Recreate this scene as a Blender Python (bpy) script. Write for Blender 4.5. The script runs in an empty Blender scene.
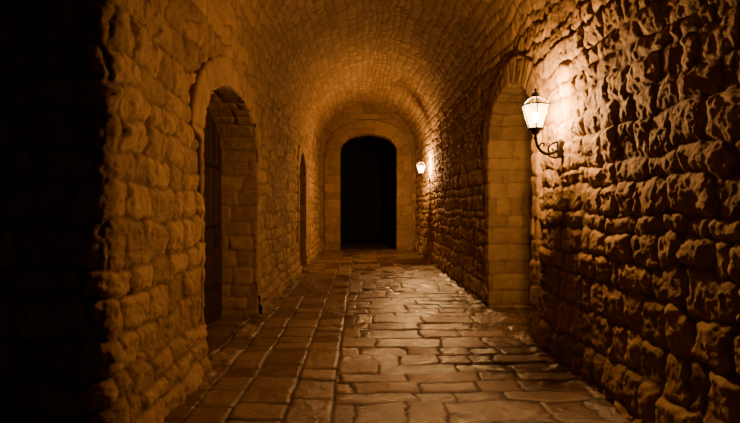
import bpy, math
import numpy as np
from mathutils import Vector

rng = np.random.RandomState(7)
# ------------------------------------------------------------------ noise
def _h(ix, iy, seed):
    x = (ix.astype(np.int64) * 374761393 + iy.astype(np.int64) * 668265263 + seed * 2147483647 + 1013904223) & 0xffffffff
    x = ((x ^ (x >> 13)) * 1274126177) & 0xffffffff
    x = ((x ^ (x >> 16)) * 2246822519) & 0xffffffff
    x = x ^ (x >> 15)
    return (x & 0xffffff) / float(0xffffff)

def vnoise(u, v, seed):
    iu = np.floor(u); iv = np.floor(v)
    fu = u - iu; fv = v - iv
    fu = fu*fu*(3-2*fu); fv = fv*fv*(3-2*fv)
    iu = iu.astype(np.int64); iv = iv.astype(np.int64)
    a = _h(iu, iv, seed); b = _h(iu+1, iv, seed)
    c = _h(iu, iv+1, seed); d = _h(iu+1, iv+1, seed)
    return (a*(1-fu)+b*fu)*(1-fv) + (c*(1-fu)+d*fu)*fv

def fbm(u, v, f, seed, octv=4, g=0.5):
    s = 0; a = 0.5; t = 0
    for o in range(octv):
        s = s + a*(vnoise(u*f+o*17.3, v*f-o*9.1, seed+o)-0.5)*2
        t += a; a *= g; f *= 2.03
    return s/t

def facet(u, v, f, seed):
    """hewn facets: each jittered cell is a tilted plane, with sharp ledges between"""
    U = u*f; V = v*f
    iu = np.floor(U).astype(np.int64); iv = np.floor(V).astype(np.int64)
    best = np.full(u.shape, 9.0); out = np.zeros_like(u)
    for di in (-1, 0, 1):
        for dj in (-1, 0, 1):
            ci = iu+di; cj = iv+dj
            px = ci+0.1+0.8*_h(ci, cj, seed); py = cj+0.1+0.8*_h(ci, cj, seed+1)
            dx = U-px; dy = V-py; d = dx*dx+dy*dy
            val = (_h(ci, cj, seed+2)-0.5)*0.8 + dx*(_h(ci, cj, seed+3)-0.5)*1.8 + dy*(_h(ci, cj, seed+4)-0.5)*1.8
            k = d < best
            out = np.where(k, val, out); best = np.where(k, d, best)
    return out

def sstep(a, b, x):
    t = np.clip((x-a)/(b-a), 0, 1)
    return t*t*(3-2*t)

# ------------------------------------------------------------------ masonry pattern
class Blocks:
    """courses across v, stones along u"""
    def __init__(self, vmax, rowh, leng, seed, switch=None, rowh2=None, leng2=None, vmin=-0.3, var=0.3):
        r = np.random.RandomState(seed)
        self.seed = seed; self.amp = 1.0
        b = [vmin]; L = [leng]
        while b[-1] < vmax + 0.5:
            if switch is not None and b[-1] > switch:
                rh, ll = rowh2, leng2
            else:
                rh, ll = rowh, leng
            b.append(b[-1] + rh*(1+var*(r.rand()*2-1))); L.append(ll)
        self.b = np.array(b); self.L = L
        self.joints = []
        for i in range(len(b)):
            j = [-8.0 - r.rand()]
            while j[-1] < 30:
                j.append(j[-1] + L[i]*(0.5+1.0*r.rand()))
            self.joints.append(np.array(j))
    def __call__(self, u, v, warp=0.03, r=0.05):
        s = self.seed
        uu = u + warp*fbm(u, v, 4.0, s+11, 4, 0.6)*1.3
        vv = v + warp*fbm(u, v, 2.6, s+31, 4, 0.6)*1.0
        ri = np.clip(np.searchsorted(self.b, vv) - 1, 0, len(self.b)-2)
        v0 = self.b[ri]; v1 = self.b[ri+1]
        u0 = np.zeros_like(u); u1 = np.ones_like(u); bi = np.zeros(u.shape, dtype=np.int64)
        for k in np.unique(ri):
            m = ri == k
            j = self.joints[k]
            q = np.clip(np.searchsorted(j, uu[m]) - 1, 0, len(j)-2)
            u0[m] = j[q]; u1[m] = j[q+1]; bi[m] = q
        du = np.minimum(uu-u0, u1-uu); dv = np.minimum(vv-v0, v1-vv)
        d = r - np.sqrt(np.maximum(r-du, 0)**2 + np.maximum(r-dv, 0)**2)
        e = np.clip(d/r, 0, 1)
        lu = (uu-u0)/(u1-u0)*2-1; lv = (vv-v0)/(v1-v0)*2-1
        r1 = _h(bi, ri, s+1); r2 = _h(bi, ri, s+2); r3 = _h(bi, ri, s+3)
        return e, lu, lv, r1, r2, r3

def rough_h(B, u, v, amp=1.0):
    e, lu, lv, r1, r2, r3 = B(u, v, 0.085, 0.055)
    ee = np.sqrt(np.clip(e, 0, 1))
    big = fbm(u, v, 1.1, B.seed+50, 2)
    wu = u+0.03*fbm(u, v, 8, B.seed+61, 3, 0.6); wv = v+0.03*fbm(u, v, 8, B.seed+65, 3, 0.6)
    f1 = facet(wu, wv, 7.5, B.seed+90)
    f2 = facet(wu, wv*1.2, 17.0, B.seed+95)
    chunk = fbm(wu, wv, 5.0, B.seed+60, 4, 0.55)
    h = ee*(0.022+0.024*r1) + ee*(0.014*(r2-0.5)*2*lu + 0.014*(r3-0.3)*2*lv) \
        + (0.35+0.65*ee)*(0.016*f1 + 0.007*f2 + 0.030*chunk) + 0.024*big
    h = h + 0.006*fbm(u, v, 24.0, B.seed+80, 3, 0.6)
    return h*amp - 0.025*amp, e, r1

def smooth_h(B, u, v, amp=1.0):
    e, lu, lv, r1, r2, r3 = B(u, v, 0.025, 0.028)
    ee = np.sqrt(np.clip(e, 0, 1))
    h = ee*(0.014+0.012*r1) + ee*0.008*((r2-0.5)*lu+(r3-0.5)*lv) + 0.012*fbm(u, v, 6, B.seed+60, 4)*ee \
        + 0.006*facet(u, v, 14, B.seed+70)*ee + 0.005*fbm(u, v, 25, B.seed+80, 3)
    return h*amp - 0.012, e, r1

# ------------------------------------------------------------------ mesh accumulation
class Acc:
    def __init__(self):
        self.v = []; self.f = []; self.j = []; self.r = []; self.n = 0
    def add(self, P, e, r):
        nu, nv = P.shape[:2]
        idx = np.arange(nu*nv).reshape(nu, nv) + self.n
        q = np.stack([idx[:-1, :-1], idx[1:, :-1], idx[1:, 1:], idx[:-1, 1:]], -1).reshape(-1, 4)
        self.v.append(P.reshape(-1, 3)); self.f.append(q)
        self.j.append(e.reshape(-1)); self.r.append(r.reshape(-1)); self.n += nu*nv
    def build(self, name, mat):
        v = np.concatenate(self.v).astype(np.float32); f = np.concatenate(self.f).astype(np.int32)
        me = bpy.data.meshes.new(name)
        me.vertices.add(len(v)); me.vertices.foreach_set('co', v.ravel())
        me.loops.add(len(f)*4); me.loops.foreach_set('vertex_index', f.ravel())
        me.polygons.add(len(f)); me.polygons.foreach_set('loop_start', np.arange(0, len(f)*4, 4, dtype=np.int32))
        me.update(calc_edges=True)
        me.polygons.foreach_set('use_smooth', np.ones(len(f), dtype=bool))
        a = me.attributes.new('joint', 'FLOAT', 'POINT'); a.data.foreach_set('value', np.concatenate(self.j).astype(np.float32))
        a = me.attributes.new('stone', 'FLOAT', 'POINT'); a.data.foreach_set('value', np.concatenate(self.r).astype(np.float32))
        me.materials.append(mat)
        ob = bpy.data.objects.new(name, me); bpy.context.collection.objects.link(ob)
        return ob

def simple_mesh(name, verts, faces, mat, smooth=False):
    me = bpy.data.meshes.new(name); me.from_pydata(verts, [], faces); me.update()
    if smooth:
        for p in me.polygons: p.use_smooth = True
    me.materials.append(mat)
    ob = bpy.data.objects.new(name, me); bpy.context.collection.objects.link(ob)
    return ob

# ------------------------------------------------------------------ materials
def stone_mat(name, c1, c2, cj, rough=0.85, bump=0.5, spec=0.25, wet=False, scale=1.0):
    m = bpy.data.materials.new(name); m.use_nodes = True
    nt = m.node_tree; N = nt.nodes; L = nt.links
    b = N['Principled BSDF']
    tc = N.new('ShaderNodeTexCoord')
    at = N.new('ShaderNodeAttribute'); at.attribute_name = 'stone'
    aj = N.new('ShaderNodeAttribute'); aj.attribute_name = 'joint'
    n1 = N.new('ShaderNodeTexNoise'); n1.inputs['Scale'].default_value = 7*scale; n1.inputs['Detail'].default_value = 8; n1.inputs['Roughness'].default_value = 0.65
    L.new(tc.outputs['Object'], n1.inputs['Vector'])
    ad = N.new('ShaderNodeMath'); ad.operation = 'MULTIPLY_ADD'
    L.new(at.outputs['Fac'], ad.inputs[0]); ad.inputs[1].default_value = 0.7
    sub = N.new('ShaderNodeMath'); sub.operation = 'MULTIPLY_ADD'
    L.new(n1.outputs['Fac'], sub.inputs[0]); sub.inputs[1].default_value = 1.6; sub.inputs[2].default_value = -0.65
    L.new(sub.outputs[0], ad.inputs[2]); ad.use_clamp = True
    mx = N.new('ShaderNodeMix'); mx.data_type = 'RGBA'
    mx.inputs[6].default_value = (*c1, 1); mx.inputs[7].default_value = (*c2, 1)
    L.new(ad.outputs[0], mx.inputs[0])
    # mortar
    mr = N.new('ShaderNodeMapRange'); mr.inputs['From Min'].default_value = 0.0; mr.inputs['From Max'].default_value = 0.35
    if wet: mr.inputs['From Min'].default_value = 0.12; mr.inputs['From Max'].default_value = 0.6
    L.new(aj.outputs['Fac'], mr.inputs['Value'])
    mj = N.new('ShaderNodeMix'); mj.data_type = 'RGBA'
    mj.inputs[6].default_value = (*cj, 1)
    L.new(mr.outputs[0], mj.inputs[0]); L.new(mx.outputs[2], mj.inputs[7])
    L.new(mj.outputs[2], b.inputs['Base Color'])
    b.inputs['Specular IOR Level'].default_value = spec
    n2 = N.new('ShaderNodeTexNoise'); n2.inputs['Scale'].default_value = 38*scale; n2.inputs['Detail'].default_value = 6; n2.inputs['Roughness'].default_value = 0.7
    L.new(tc.outputs['Object'], n2.inputs['Vector'])
    bp = N.new('ShaderNodeBump'); bp.inputs['Strength'].default_value = bump; bp.inputs['Distance'].default_value = 0.02
    L.new(n2.outputs['Fac'], bp.inputs['Height']); L.new(bp.outputs[0], b.inputs['Normal'])
    if wet:
        n3 = N.new('ShaderNodeTexNoise'); n3.inputs['Scale'].default_value = 2.2; n3.inputs['Detail'].default_value = 5
        L.new(tc.outputs['Object'], n3.inputs['Vector'])
        a2 = N.new('ShaderNodeMath'); a2.operation = 'MULTIPLY_ADD'
        L.new(at.outputs['Fac'], a2.inputs[0]); a2.inputs[1].default_value = 0.40; L.new(n3.outputs['Fac'], a2.inputs[2])
        r = N.new('ShaderNodeMapRange'); r.inputs['From Min'].default_value = 0.52; r.inputs['From Max'].default_value = 0.95
        r.inputs['To Min'].default_value = wet[0]; r.inputs['To Max'].default_value = wet[1]
        L.new(a2.outputs[0], r.inputs['Value'])
        # mortar stays dull
        mm = N.new('ShaderNodeMix'); mm.data_type = 'FLOAT'; mm.inputs[2].default_value = 0.9
        L.new(mr.outputs[0], mm.inputs[0]); L.new(r.outputs[0], mm.inputs[3])
        L.new(mm.outputs[0], b.inputs['Roughness'])
    else:
        b.inputs['Roughness'].default_value = rough
    return m

M_wall = stone_mat('rubble_stone', (0.19, 0.115, 0.050), (0.40, 0.258, 0.125), (0.15, 0.09, 0.04), bump=0.6)
M_ceil = stone_mat('vault_stone', (0.21, 0.127, 0.056), (0.39, 0.25, 0.12), (0.17, 0.103, 0.047), bump=0.6)
M_trim = stone_mat('ashlar_stone', (0.21, 0.127, 0.055), (0.37, 0.235, 0.11), (0.14, 0.082, 0.036), bump=0.6)
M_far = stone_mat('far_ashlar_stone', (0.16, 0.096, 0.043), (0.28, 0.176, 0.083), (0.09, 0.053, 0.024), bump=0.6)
M_floor = stone_mat('flagstone', (0.085, 0.047, 0.021), (0.20, 0.118, 0.054), (0.04, 0.023, 0.011), bump=0.45, spec=0.85, wet=(0.16, 0.55))
M_dark = stone_mat('shade_dark_stone', (0.012, 0.009, 0.006), (0.03, 0.022, 0.015), (0.006, 0.005, 0.004), bump=0.5, spec=0.05)  # shade of passage and antechamber put into the stone colour, not soot
M_dark2 = stone_mat('shade_dark_flagstone', (0.03, 0.02, 0.012), (0.06, 0.042, 0.025), (0.012, 0.009, 0.006), bump=0.5, spec=0.1)  # gloom on the passage floor painted into the flagstone colour

def basic(name, col, rough=0.6, metal=0.0, spec=0.5, noise=None):
    m = bpy.data.materials.new(name); m.use_nodes = True
    nt = m.node_tree; b = nt.nodes['Principled BSDF']
    b.inputs['Base Color'].default_value = (*col, 1); b.inputs['Roughness'].default_value = rough
    b.inputs['Metallic'].default_value = metal; b.inputs['Specular IOR Level'].default_value = spec
    if noise:
        tc = nt.nodes.new('ShaderNodeTexCoord'); mp = nt.nodes.new('ShaderNodeMapping'); mp.inputs['Scale'].default_value = noise
        n = nt.nodes.new('ShaderNodeTexNoise'); n.inputs['Scale'].default_value = 6; n.inputs['Detail'].default_value = 6
        cr = nt.nodes.new('ShaderNodeValToRGB')
        cr.color_ramp.elements[0].position = 0.3; cr.color_ramp.elements[0].color = (*[c*0.45 for c in col], 1)
        cr.color_ramp.elements[1].position = 0.75; cr.color_ramp.elements[1].color = (*[min(1, c*1.4) for c in col], 1)
        bp = nt.nodes.new('ShaderNodeBump'); bp.inputs['Strength'].default_value = 0.4; bp.inputs['Distance'].default_value = 0.01
        l = nt.links
        l.new(tc.outputs['Object'], mp.inputs[0]); l.new(mp.outputs[0], n.inputs[0]); l.new(n.outputs['Fac'], cr.inputs[0])
        l.new(cr.outputs[0], b.inputs['Base Color']); l.new(n.outputs['Fac'], bp.inputs['Height']); l.new(bp.outputs[0], b.inputs['Normal'])
    return m
M_wood = basic('old_oak', (0.035, 0.012, 0.006), 0.65, noise=(8, 8, 0.6))
M_shadewood = basic('shade_black_oak', (0.014, 0.013, 0.012), 0.9, spec=0.03, noise=(8, 8, 0.6))  # darkness at the passage end put into the wood colour
M_iron = basic('wrought_iron', (0.02, 0.017, 0.015), 0.45, metal=0.6, noise=(3, 3, 3))

# ------------------------------------------------------------------ room dimensions
XL, XR = -1.46, 2.00
XC = (XL+XR)/2; R = (XR-XL)/2
SPR = 3.47; Y0 = 2.95; YE = 17.9
CROWN = SPR + R*math.pi/2

def make_arch(c, half, spring, rise):
    def top(y):
        t = np.clip((y-c)/half, -1, 1)
        return spring + rise*np.sqrt(1-t*t)
    return dict(c=c, half=half, spring=spring, rise=rise, top=top)

A_left1 = make_arch(5.88, 1.22, 2.20, 0.66)
A_left2 = make_arch(12.55, 0.75, 2.30, 0.58)
A_right = make_arch(6.65, 0.95, 2.48, 0.64)
A_end = make_arch(0.30, 1.02, 3.55, 0.60)

BL = Blocks(CROWN, 0.215, 0.34, 101, SPR+0.1, 0.155, 0.30)
BR = Blocks(CROWN, 0.205, 0.29, 202, SPR+0.1, 0.155, 0.30, var=0.4)
BE = Blocks(6, 0.26, 0.5, 303)
BL.amp = 1.0; BR.amp = 0.92

def lin(a, b, step):
    n = max(2, int(math.ceil((b-a)/step))+1)
    return np.linspace(a, b, n)

def amp_profile(V):
    return 1.0 - 0.6*sstep(SPR-0.2, SPR+0.8, V)

def wall_h(B, U, V):
    h, e, r = rough_h(B, U, V)
    a = amp_profile(V)
    k = sstep(0.0, 0.05, CROWN - V)
    h = h*a*k*B.amp
    h = h + 0.07*sstep(0.6, 0.0, V)     # footing bulges out
    return h, e, r

CR = 0.10
def plan_left(U):
    """U>=Y0: along corridor wall; U<Y0: front return facing -Y (rounded corner)"""
    x = np.where(U >= Y0+CR, XL, 0.0); y = np.where(U >= Y0+CR, U, 0.0)
    nx = np.ones_like(U); ny = np.zeros_like(U)
    arc = CR*math.pi/2
    c = (U < Y0+CR) & (U >= Y0+CR-arc)
    th = (Y0+CR-U)/CR
    x = np.where(c, XL-CR+CR*np.cos(th), x); y = np.where(c, Y0+CR-CR*np.sin(th), y)
    nx = np.where(c, np.cos(th), nx); ny = np.where(c, -np.sin(th), ny)
    f = U < Y0+CR-arc
    x = np.where(f, XL-CR-(Y0+CR-arc-U), x); y = np.where(f, Y0, y)
    nx = np.where(f, 0.0, nx); ny = np.where(f, -1.0, ny)
    return x, y, nx, ny
def plan_right(U):
    return np.full_like(U, XR), U, -np.ones_like(U), np.zeros_like(U)

def wall_patch(acc, B, plan, ua, ub, bottom, topz, du, dv):
    if not callable(bottom) and ua < 2.7 and ub > 2.7:
        # fine mesh only where it is close to the viewer
        segs = [(lin(ua, 2.4, 0.03))[:-1], lin(2.4, ub, 0.009)]
        us = np.concatenate(segs); dv = 0.010
    else:
        us = lin(ua, ub, du)
    vb = bottom(us) if callable(bottom) else np.full_like(us, bottom)
    n = max(2, int(math.ceil((topz-vb.min())/dv))+1)
    t = np.linspace(0, 1, n)
    V = vb[:, None]*(1-t) + topz*t
    U = np.repeat(us[:, None], n, 1)
    h, e, r = wall_h(B, U, V)
    x, y, nx, ny = plan(U)
    P = np.stack([x+nx*h, y+ny*h, V], -1)
    acc.add(P, e, r)

def wall_with_openings(name, B, plan, ua, ub, arches, mat, du=0.016, dv=0.014):
    acc = Acc(); cur = ua
    for a in arches:
        s0, s1 = a['c']-a['half'], a['c']+a['half']
        wall_patch(acc, B, plan, cur, s0, -0.06, SPR, du, dv)
        wall_patch(acc, B, plan, s0, s1, a['top'], SPR, du, dv)
        cur = s1
    wall_patch(acc, B, plan, cur, ub, -0.06, SPR, du, dv)
    return acc.build(name, mat)

wall_with_openings('wall_left', BL, plan_left, Y0-2.6, YE+0.1, [A_left1, A_left2], M_wall)
wall_with_openings('wall_right', BR, plan_right, -1.4, YE+0.1, [A_right], M_wall)

# ceiling: two half vaults
acc = Acc()
for side, B in ((-1, BL), (1, BR)):
    us = np.concatenate([lin(-1.4, 3.0, 0.06)[:-1], lin(3.0, YE+0.1, 0.018)])
    V1 = lin(SPR, CROWN, 0.016)
    U, V = np.meshgrid(us, V1, indexing='ij')
    h, e, r = wall_h(B, U, V)
    th = (V-SPR)/R
    x = XC + side*(R-h)*np.cos(th); z = SPR + (R-h)*np.sin(th)
    acc.add(np.stack([x, U, z], -1), e, r)
acc.build('ceiling', M_ceil)

# far end wall with opening
acc = Acc()
def end_patch(ua, ub, bottom):
    us = lin(ua, ub, 0.03)
    vb = bottom(us) if callable(bottom) else np.full_like(us, bottom)
    t = np.linspace(0, 1, 180)
    V = vb[:, None]*(1-t)+5.6*t; U = np.repeat(us[:, None], 180, 1)
    h, e, r = smooth_h(BE, U, V)
    acc.add(np.stack([U, YE-h, V], -1), e, r)
end_patch(XL-0.15, A_end['c']-A_end['half'], -0.06)
end_patch(A_end['c']-A_end['half'], A_end['c']+A_end['half'], A_end['top'])
end_patch(A_end['c']+A_end['half'], XR+0.15, -0.06)
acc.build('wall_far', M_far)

# ------------------------------------------------------------------ arch surrounds (voussoirs + reveals)
def surround(name, A, place, D, wj, wa, seed, mat, rowp=0.27, prot=0.035, rough=0.0, step=0.018):
    """place(s, z, out) -> xyz ; s along wall, out = distance into the corridor"""
    c, a, sp, b = A['c'], A['half'], A['spring'], A['rise']
    n_arc = int(max(60, (a+b)*1.6/step)); n_j = int(sp/step)
    pts = []; nrm = []; w = []
    for i in range(n_j):
        z = -0.06 + (sp+0.06)*i/n_j
        pts.append((c-a, z)); nrm.append((1, 0)); w.append(wj + (wa-wj)*float(sstep(sp-0.10, sp, z)))
    for i in range(n_arc+1):
        t = math.pi*(1-i/n_arc)
        px, pz = a*math.cos(t), b*math.sin(t)
        nx, nz = -math.cos(t)/a, -math.sin(t)/b
        l = math.hypot(nx, nz); nx, nz = nx/l, nz/l
        pts.append((c+px, sp+pz)); nrm.append((nx, nz)); w.append(wa)
    for i in range(n_j):
        z = sp - (sp+0.06)*(i+1)/n_j
        pts.append((c+a, z)); nrm.append((-1, 0)); w.append(wj + (wa-wj)*float(sstep(sp-0.10, sp, z)))
    pts = np.array(pts); nrm = np.array(nrm); w = np.array(w)
    S = np.concatenate([[0], np.cumsum(np.hypot(*(pts[1:]-pts[:-1]).T))])
    prof = []
    rc = 0.025
    for k in range(5):
        prof.append((-0.09+(prot+0.09-rc)*k/5, 1.0, 0.0, 0.0, -1.0))
    for k in range(4):
        t = math.pi/2*k/4
        prof.append((prot-rc+rc*math.sin(t), 1.0, -rc+rc*math.cos(t), math.sin(t), -math.cos(t)))
    nf = int(max(6, wa/step))
    for k in range(nf):
        prof.append((prot, 1-k/nf, -rc+2*rc*k/nf, 1.0, 0.0))
    for k in range(4):
        t = math.pi/2*k/4
        prof.append((prot-rc+rc*math.cos(t), 0.0, rc-rc*math.sin(t), math.cos(t), math.sin(t)))
    nd = int(D/step)
    for k in range(nd+1):
        prof.append((prot-rc-(D+prot-rc)*k/nd, 0.0, 0.0, 0.0, 1.0))
    prof = np.array(prof)
    rad = w[:, None]*prof[None, :, 1] + prof[None, :, 2]
    out = np.repeat(prof[None, :, 0], len(pts), 0)
    U = np.zeros_like(rad)
    dd = np.hypot(np.diff(rad, axis=1), np.diff(out, axis=1))
    U[:, 1:] = np.cumsum(dd, axis=1)
    inner = 5+4+nf+2
    U = U - U[:, inner:inner+1] + 0.9
    V = np.repeat(S[:, None], len(prof), 1)
    B = Blocks(S[-1], rowp, 0.42, seed, var=0.2)
    h, e, r = smooth_h(B, U, V)
    if rough > 0:
        h2, e2, r2 = rough_h(B, U, V, 0.8)
        h = h*(1-rough)+h2*rough
    s = pts[:, 0][:, None] - nrm[:, 0][:, None]*rad + h*nrm[:, 0][:, None]*prof[None, :, 4]
    z = pts[:, 1][:, None] - nrm[:, 1][:, None]*rad + h*nrm[:, 1][:, None]*prof[None, :, 4]
    o = out + h*prof[None, :, 3]
    acc = Acc(); acc.add(place(s, z, o), e, r)
    return acc.build(name, mat)

pl_left = lambda s, z, o: np.stack([XL+o, s, z], -1)
pl_right = lambda s, z, o: np.stack([XR-o, s, z], -1)
pl_end = lambda s, z, o: np.stack([s, YE-o, z], -1)
surround('trim_1', A_left1, pl_left, 0.50, 0.06, 0.30, 11, M_trim, 0.20, 0.020, 0.3)
surround('trim_2', A_left2, pl_left, 0.55, 0.16, 0.28, 12, M_trim, 0.26, 0.04)
surround('trim_3', A_right, pl_right, 0.74, 0.20, 0.34, 13, M_trim, 0.23, 0.035, 0.3)
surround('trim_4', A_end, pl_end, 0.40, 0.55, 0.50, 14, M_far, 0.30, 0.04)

# passage beyond the far opening, its shade painted as dark stone
def passage(name, A, y0, y1, mat):
    c, a, sp, b = A['c'], A['half']+0.02, A['spring'], A['rise']+0.02
    pts = [(c-a, z) for z in np.linspace(-0.06, sp, 60, endpoint=False)]
    pts += [(c+a*math.cos(t), sp+b*math.sin(t)) for t in np.linspace(math.pi, 0, 60)]
    pts += [(c+a, z) for z in np.linspace(sp, -0.06, 61)[1:]]
    pts = np.array(pts)
    S = np.concatenate([[0], np.cumsum(np.hypot(*(pts[1:]-pts[:-1]).T))])
    ys = lin(y0, y1, 0.05)
    V, U = np.meshgrid(S, ys, indexing='ij')
    B = Blocks(S[-1], 0.25, 0.4, 77)
    h, e, r = smooth_h(B, U, V)
    cx, cz = c, 1.8
    nx = cx-pts[:, 0]; nz = cz-pts[:, 1]; l = np.hypot(nx, nz); nx /= l; nz /= l
    P = np.stack([pts[:, 0][:, None]+nx[:, None]*h, U, pts[:, 1][:, None]+nz[:, None]*h], -1)
    acc = Acc(); acc.add(P, e, r); return acc.build(name, mat)
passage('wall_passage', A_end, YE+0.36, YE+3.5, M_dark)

# ------------------------------------------------------------------ doors
def plank_door(name, A, place, mat, planks=7, thick=0.05, margin=-0.03, iron=True):
    root = bpy.data.objects.new(name, None); bpy.context.collection.objects.link(root)
    c, a = A['c'], A['half']-margin
    def T(s):
        t = min(1, max(-1, (s-c)/a)); return A['spring'] + (A['rise']-margin)*math.sqrt(1-t*t)
    W = 2*a/planks
    for k in range(planks):
        s0 = c-a+W*k+0.004; s1 = c-a+W*(k+1)-0.004
        fr = [(s0, 0.012), (s1, 0.012)] + [(s1+(s0-s1)*i/6, T(s1+(s0-s1)*i/6)) for i in range(7)]
        n = len(fr); g = 0.006
        vs = []
        cx = (s0+s1)/2
        for (s, z) in fr: vs.append(place(s, z, 0.0))
        for (s, z) in fr: vs.append(place(s, z, thick-g))
        for (s, z) in fr: vs.append(place(s+(g if s < cx else -g), z-(g if z > 0.1 else -g), thick))
        fs = [tuple(range(n))[::-1], tuple(range(2*n, 3*n))]
        for lay in (0, n):
            for i in range(n):
                j = (i+1) % n; fs.append((lay+i, lay+j, lay+n+j, lay+n+i))
        o = simple_mesh('plank_%d' % (k+1), [tuple(map(float, v)) for v in vs], fs, mat); o.parent = root
    if iron:
        for k, z in enumerate((0.45, 1.25, 2.05)):
            s0, s1 = c-a*0.96, c+a*0.8
            vs = []
            prof = [(s0, z-0.03), (s1, z-0.022), (s1+0.08, z), (s1, z+0.022), (s0, z+0.03)]
            for (s, zz) in prof: vs.append(place(s, zz, thick-0.002))
            for (s, zz) in prof: vs.append(place(s, zz, thick+0.012))
            fs = [(4, 3, 2, 1, 0), (5, 6, 7, 8, 9)]+[(i, (i+1) % 5, 5+(i+1) % 5, 5+i) for i in range(5)]
            o = simple_mesh('strap_hinge_%d' % (k+1), [tuple(map(float, v)) for v in vs], fs, M_iron); o.parent = root
        vs = []; fs = []; cs, cz = c+a*0.72, 1.05
        for i in range(20):
            t = 2*math.pi*i/20
            for j in range(6):
                p = 2*math.pi*j/6
                rr = 0.055+0.008*math.cos(p)
                vs.append(place(cs+rr*math.cos(t), cz+rr*math.sin(t), thick+0.018+0.008*math.sin(p)))
                fs.append((i*6+j, ((i+1) % 20)*6+j, ((i+1) % 20)*6+(j+1) % 6, i*6+(j+1) % 6))
        o = simple_mesh('ring_pull', [tuple(map(float, v)) for v in vs], fs, M_iron, True); o.parent = root
    return root
plank_door('door_1', A_left1, lambda s, z, o: (XL-0.54+o, s, z), M_wood, 9)
plank_door('door_2', A_left2, lambda s, z, o: (XL-0.55+o, s, z), M_wood, 7)
plank_door('door_3', A_right, lambda s, z, o: (XR+0.78-o, s, z), M_wood, 8)
plank_door('door_4', A_end, lambda s, z, o: (s, YE+3.6-o, z), M_shadewood, 10, iron=False)

# ------------------------------------------------------------------ floor
BFt = Blocks(22.5, 0.31, 0.50, 505, vmin=-2.0, var=0.42)     # transverse courses (rows in Y)
BFl = Blocks(4, 0.35, 0.44, 606, vmin=-4.6, var=0.3)      # longitudinal strips (rows in X)
split = BFl.b[np.searchsorted(BFl.b, -0.30)]
def floor_part(name, ya, yb, xs, mat):
    ys = [ya]
    while ys[-1] < yb:
        y = ys[-1]
        ys.append(y + (0.05 if y < 2.6 else min(0.035, 0.010+0.0016*(y-2.6))))
    ys = np.array(ys)
    X, Y = np.meshgrid(xs, ys, indexing='ij')
    e1, lu1, lv1, a1, b1, c1 = BFt(X, Y, 0.055, 0.030)
    e2, lu2, lv2, a2, b2, c2 = BFl(Y, X, 0.026, 0.028)
    Xw = X + 0.026*fbm(Y, X, 2.6, 606+31, 4, 0.6)
    m = Xw < split
    d_split = np.clip(np.abs(Xw-split)/0.028, 0, 1)
    pick = lambda p, q: np.where(m, q, p)
    e = np.minimum(pick(e1, e2), d_split)
    lu = pick(lu1, lv2); lv = pick(lv1, lu2); r1 = pick(a1, a2); r2 = pick(b1, b2); r3 = pick(c1, c2)
    ee = np.sqrt(np.clip(e, 0, 1))
    h = ee*(0.010+0.012*r1) + ee*0.008*((r2-0.5)*2*lu+(r3-0.5)*2*lv) + 0.011*fbm(X, Y, 4, 900, 5, 0.55) \
        + 0.010*fbm(X, Y, 0.8, 910, 2) + 0.003*facet(X, Y, 12, 915)*ee + 0.0015*fbm(X, Y, 40, 920, 2)
    Z = h - 0.031
    edge = np.maximum(sstep(0.30, 0.02, X-XL), sstep(0.30, 0.02, XR-X))*((X > XL-0.1) & (X < XR+0.1))
    Z = Z + edge*0.03*np.clip(0.5+fbm(X, Y, 7, 930, 4)*1.6, 0, 1.5)
    acc = Acc(); acc.add(np.stack([X, Y, Z], -1), e, r1)
    return acc.build(name, mat)
floor_part('floor', -1.5, YE+0.35, np.concatenate([lin(-4.3, -2.1, 0.05)[:-1], lin(-2.1, 2.8, 0.012)]), M_floor)
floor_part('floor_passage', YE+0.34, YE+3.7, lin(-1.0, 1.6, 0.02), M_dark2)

# ------------------------------------------------------------------ near antechamber (behind/left of the camera, unlit; darkness painted into its stone)
def quadgrid(name, P0, du, dv, lu, lv, nrm, mat, seed):
    us = lin(0, lu, 0.05); vs = lin(0, lv, 0.05)
    U, V = np.meshgrid(us, vs, indexing='ij')
    B = Blocks(lv, 0.22, 0.36, seed); h, e, r = smooth_h(B, U, V)
    P = np.array(P0)[None, None]+U[..., None]*np.array(du)+V[..., None]*np.array(dv)+h[..., None]*np.array(nrm)
    acc = Acc(); acc.add(P, e, r); return acc.build(name, mat)
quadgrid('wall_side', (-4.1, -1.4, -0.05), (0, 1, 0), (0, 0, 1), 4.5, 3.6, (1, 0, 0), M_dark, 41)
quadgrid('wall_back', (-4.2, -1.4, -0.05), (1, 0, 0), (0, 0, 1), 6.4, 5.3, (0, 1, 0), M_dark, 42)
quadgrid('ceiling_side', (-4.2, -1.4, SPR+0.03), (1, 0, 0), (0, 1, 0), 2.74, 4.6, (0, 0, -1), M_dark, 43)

# ------------------------------------------------------------------ lanterns
def emis(name, col, s, trans=None):
    m = bpy.data.materials.new(name); m.use_nodes = True
    nt = m.node_tree; nt.nodes.clear()
    o = nt.nodes.new('ShaderNodeOutputMaterial'); e = nt.nodes.new('ShaderNodeEmission')
    e.inputs[0].default_value = (*col, 1); e.inputs[1].default_value = s
    if trans is None:
        nt.links.new(e.outputs[0], o.inputs[0])
    else:
        t = nt.nodes.new('ShaderNodeBsdfTransparent'); mx = nt.nodes.new('ShaderNodeMixShader'); mx.inputs[0].default_value = trans
        nt.links.new(t.outputs[0], mx.inputs[1]); nt.links.new(e.outputs[0], mx.inputs[2]); nt.links.new(mx.outputs[0], o.inputs[0])
    return m
M_pane = emis('lit_frosted_glass', (1.0, 0.60, 0.22), 30.0, 0.30)
M_roofglass = emis('amber_roof_glass', (1.0, 0.42, 0.10), 1.6, 0.35)
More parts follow.
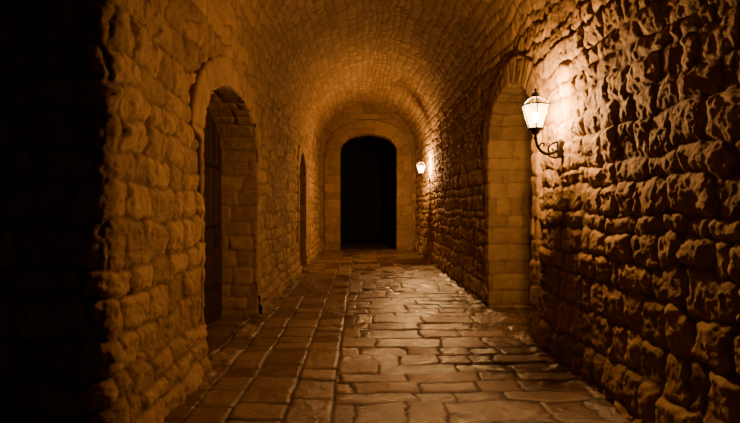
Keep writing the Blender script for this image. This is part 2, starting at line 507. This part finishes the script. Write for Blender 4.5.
M_bulb = emis('bulb_glow', (1.0, 0.70, 0.36), 250.0)

def tube(name, pts, rad, mat, seg=10, closed=False):
    pts = [Vector(p) for p in pts]
    if not closed and len(pts) > 2:
        q = []
        P = [pts[0]*2-pts[1]]+pts+[pts[-1]*2-pts[-2]]
        for i in range(1, len(P)-2):
            for k in range(8):
                t = k/8
                q.append(0.5*((2*P[i])+(-P[i-1]+P[i+1])*t+(2*P[i-1]-5*P[i]+4*P[i+1]-P[i+2])*t*t+(-P[i-1]+3*P[i]-3*P[i+1]+P[i+2])*t**3))
        q.append(pts[-1]); pts = q
    n = len(pts); vs = []; fs = []
    for i, p in enumerate(pts):
        t = (pts[min(n-1, i+1)]-pts[max(0, i-1)]).normalized()
        up = Vector((0, 1, 0)) if abs(t.y) < 0.9 else Vector((1, 0, 0))
        a = t.cross(up).normalized(); b = t.cross(a)
        r = rad(i/(n-1)) if callable(rad) else rad
        for j in range(seg):
            an = 2*math.pi*j/seg; vs.append(tuple(p+a*math.cos(an)*r+b*math.sin(an)*r))
    for i in range(n-1):
        for j in range(seg):
            fs.append((i*seg+j, i*seg+(j+1) % seg, (i+1)*seg+(j+1) % seg, (i+1)*seg+j))
    fs.append(tuple(range(seg))[::-1]); fs.append(tuple((n-1)*seg+j for j in range(seg)))
    return simple_mesh(name, vs, fs, mat, True)

def lathe(name, prof, seg, mat, c=(0, 0), smooth=True, rot=0.0, caps=True):
    vs = []; fs = []
    for (r, z) in prof:
        for j in range(seg):
            a = 2*math.pi*j/seg+rot; vs.append((c[0]+r*math.cos(a), c[1]+r*math.sin(a), z))
    for i in range(len(prof)-1):
        for j in range(seg):
            fs.append((i*seg+j, i*seg+(j+1) % seg, (i+1)*seg+(j+1) % seg, (i+1)*seg+j))
    if caps:
        fs.append(tuple(range(seg))[::-1]); fs.append(tuple((len(prof)-1)*seg+j for j in range(seg)))
    return simple_mesh(name, vs, fs, mat, smooth)

def lantern(loc, power):
    root = bpy.data.objects.new('wall_lantern', None); bpy.context.collection.objects.link(root)
    parts = []
    LX = 0.25; zb, zt = 0.205, 0.43; rb, rt = 0.075, 0.142
    vs = []; fs = []; out = []
    for i in range(24):
        a = 2*math.pi*i/24; out.append((0.034*math.cos(a), 0.10*math.sin(a)*(1+0.15*math.cos(2*a))))
    for (x, s) in ((-0.06, 1.0), (0.022, 1.0), (0.030, 0.8)):
        for (y, z) in out: vs.append((x, y*s, z*s))
    for l in range(2):
        for i in range(24): fs.append((l*24+i, l*24+(i+1) % 24, (l+1)*24+(i+1) % 24, (l+1)*24+i))
    fs.append(tuple(range(24))[::-1]); fs.append(tuple(range(48, 72)))
    parts.append(simple_mesh('wall_plate', vs, fs, M_iron))
    parts.append(tube('bracket_arm', [(0.0, 0, 0.0), (0.05, 0, -0.02), (0.11, 0, -0.045), (0.17, 0, -0.035), (0.22, 0, 0.015), (0.243, 0, 0.08), (LX, 0, 0.15)], lambda t: 0.019-0.005*t, M_iron))
    parts.append(tube('scroll_upper', [(0.01, 0, 0.065), (0.05, 0, 0.07), (0.10, 0, 0.045), (0.125, 0, 0.0), (0.105, 0, -0.035), (0.075, 0, -0.022), (0.078, 0, 0.0), (0.092, 0, 0.004)], lambda t: 0.012-0.004*t, M_iron))
    parts.append(tube('scroll_lower', [(0.01, 0, -0.07), (0.05, 0, -0.085), (0.10, 0, -0.075), (0.135, 0, -0.05)], lambda t: 0.011-0.003*t, M_iron))
    parts.append(tube('scroll_tip', [(0.22, 0, 0.01), (0.20, 0, 0.05), (0.175, 0, 0.06), (0.163, 0, 0.04), (0.175, 0, 0.028)], lambda t: 0.010-0.004*t, M_iron))
    parts.append(lathe('lantern_cup', [(0.010, 0.09), (0.022, 0.105), (0.012, 0.12), (0.012, 0.135), (0.03, 0.15), (0.048, 0.175), (0.05, 0.185), (rb+0.006, 0.19), (rb+0.008, zb), (rb-0.01, zb)], 24, M_iron, (LX, 0)))
    hexp = lambda r, z, k: (LX+r*math.cos(math.pi/3*k+0.3), r*math.sin(math.pi/3*k+0.3), z)
    for k in range(6):
        parts.append(tube('frame_bar_%d' % (k+1), [hexp(rb, zb, k), hexp(rt, zt, k)], 0.006, M_iron, 6))
        parts.append(tube('bottom_rail_%d' % (k+1), [hexp(rb, zb, k), hexp(rb, zb, k+1)], 0.006, M_iron, 6))
        parts.append(tube('top_rail_%d' % (k+1), [hexp(rt, zt, k), hexp(rt, zt, k+1)], 0.008, M_iron, 6))
        parts.append(tube('roof_rib_%d' % (k+1), [hexp(rt, zt, k), hexp(0.112, zt+0.035, k), hexp(0.075, zt+0.065, k), hexp(0.042, zt+0.088, k)], 0.006, M_iron, 6))
        i = 0.004
        parts.append(simple_mesh('glass_pane_%d' % (k+1), [hexp(rb-i, zb, k), hexp(rb-i, zb, k+1), hexp(rt-i, zt, k+1), hexp(rt-i, zt, k)], [(0, 1, 2, 3)], M_pane))
    parts.append(lathe('roof_glass', [(rt-0.002, zt), (0.110, zt+0.035), (0.073, zt+0.065), (0.042, zt+0.086)], 6, M_roofglass, (LX, 0), False, 0.3, False))
    parts.append(lathe('roof_cap', [(0.046, zt+0.08), (0.040, zt+0.09), (0.035, zt+0.105), (0.045, zt+0.112), (0.02, zt+0.128), (0.008, zt+0.135)], 12, M_iron, (LX, 0), False, 0.3))
    parts.append(lathe('finial', [(0.008, zt+0.133), (0.008, zt+0.142), (0.015, zt+0.150), (0.015, zt+0.158), (0.008, zt+0.166), (0.002, zt+0.176)], 16, M_iron, (LX, 0)))
    parts.append(lathe('bulb_socket', [(0.018, zb-0.01), (0.018, zb+0.05), (0.014, zb+0.055)], 16, M_iron, (LX, 0)))
    parts.append(lathe('light_bulb', [(0.012, zb+0.055), (0.022, zb+0.075), (0.034, zb+0.105), (0.034, zb+0.125), (0.022, zb+0.148), (0.006, zb+0.156)], 20, M_bulb, (LX, 0)))
    ld = bpy.data.lights.new('lamp_light', 'POINT'); ld.energy = power; ld.color = (1.0, 0.51, 0.175); ld.shadow_soft_size = 0.045
    lo = bpy.data.objects.new('lamp_light', ld); bpy.context.collection.objects.link(lo); lo.location = (LX, 0, zb+0.19)
    parts.append(lo)
    for p in parts: p.parent = root
    root.location = loc; root.rotation_euler = (0, 0, math.pi)
    return root
lantern((XR-0.02, 4.90, 2.08), 430)
lantern((XR-0.02, 14.1, 2.28), 800)

# ------------------------------------------------------------------ world & camera
w = bpy.data.worlds.new('night'); bpy.context.scene.world = w; w.use_nodes = True
w.node_tree.nodes['Background'].inputs[0].default_value = (0.01, 0.008, 0.006, 1)
w.node_tree.nodes['Background'].inputs[1].default_value = 0.02
cam = bpy.data.cameras.new('camera'); co = bpy.data.objects.new('camera', cam); bpy.context.collection.objects.link(co)
cam.sensor_width = 36; cam.lens = 36*500/740; cam.clip_start = 0.05; cam.clip_end = 100
co.location = (0, 0, 1.5)
co.rotation_euler = (math.radians(90-0.4), 0, math.radians(-1.15))
bpy.context.scene.camera = co
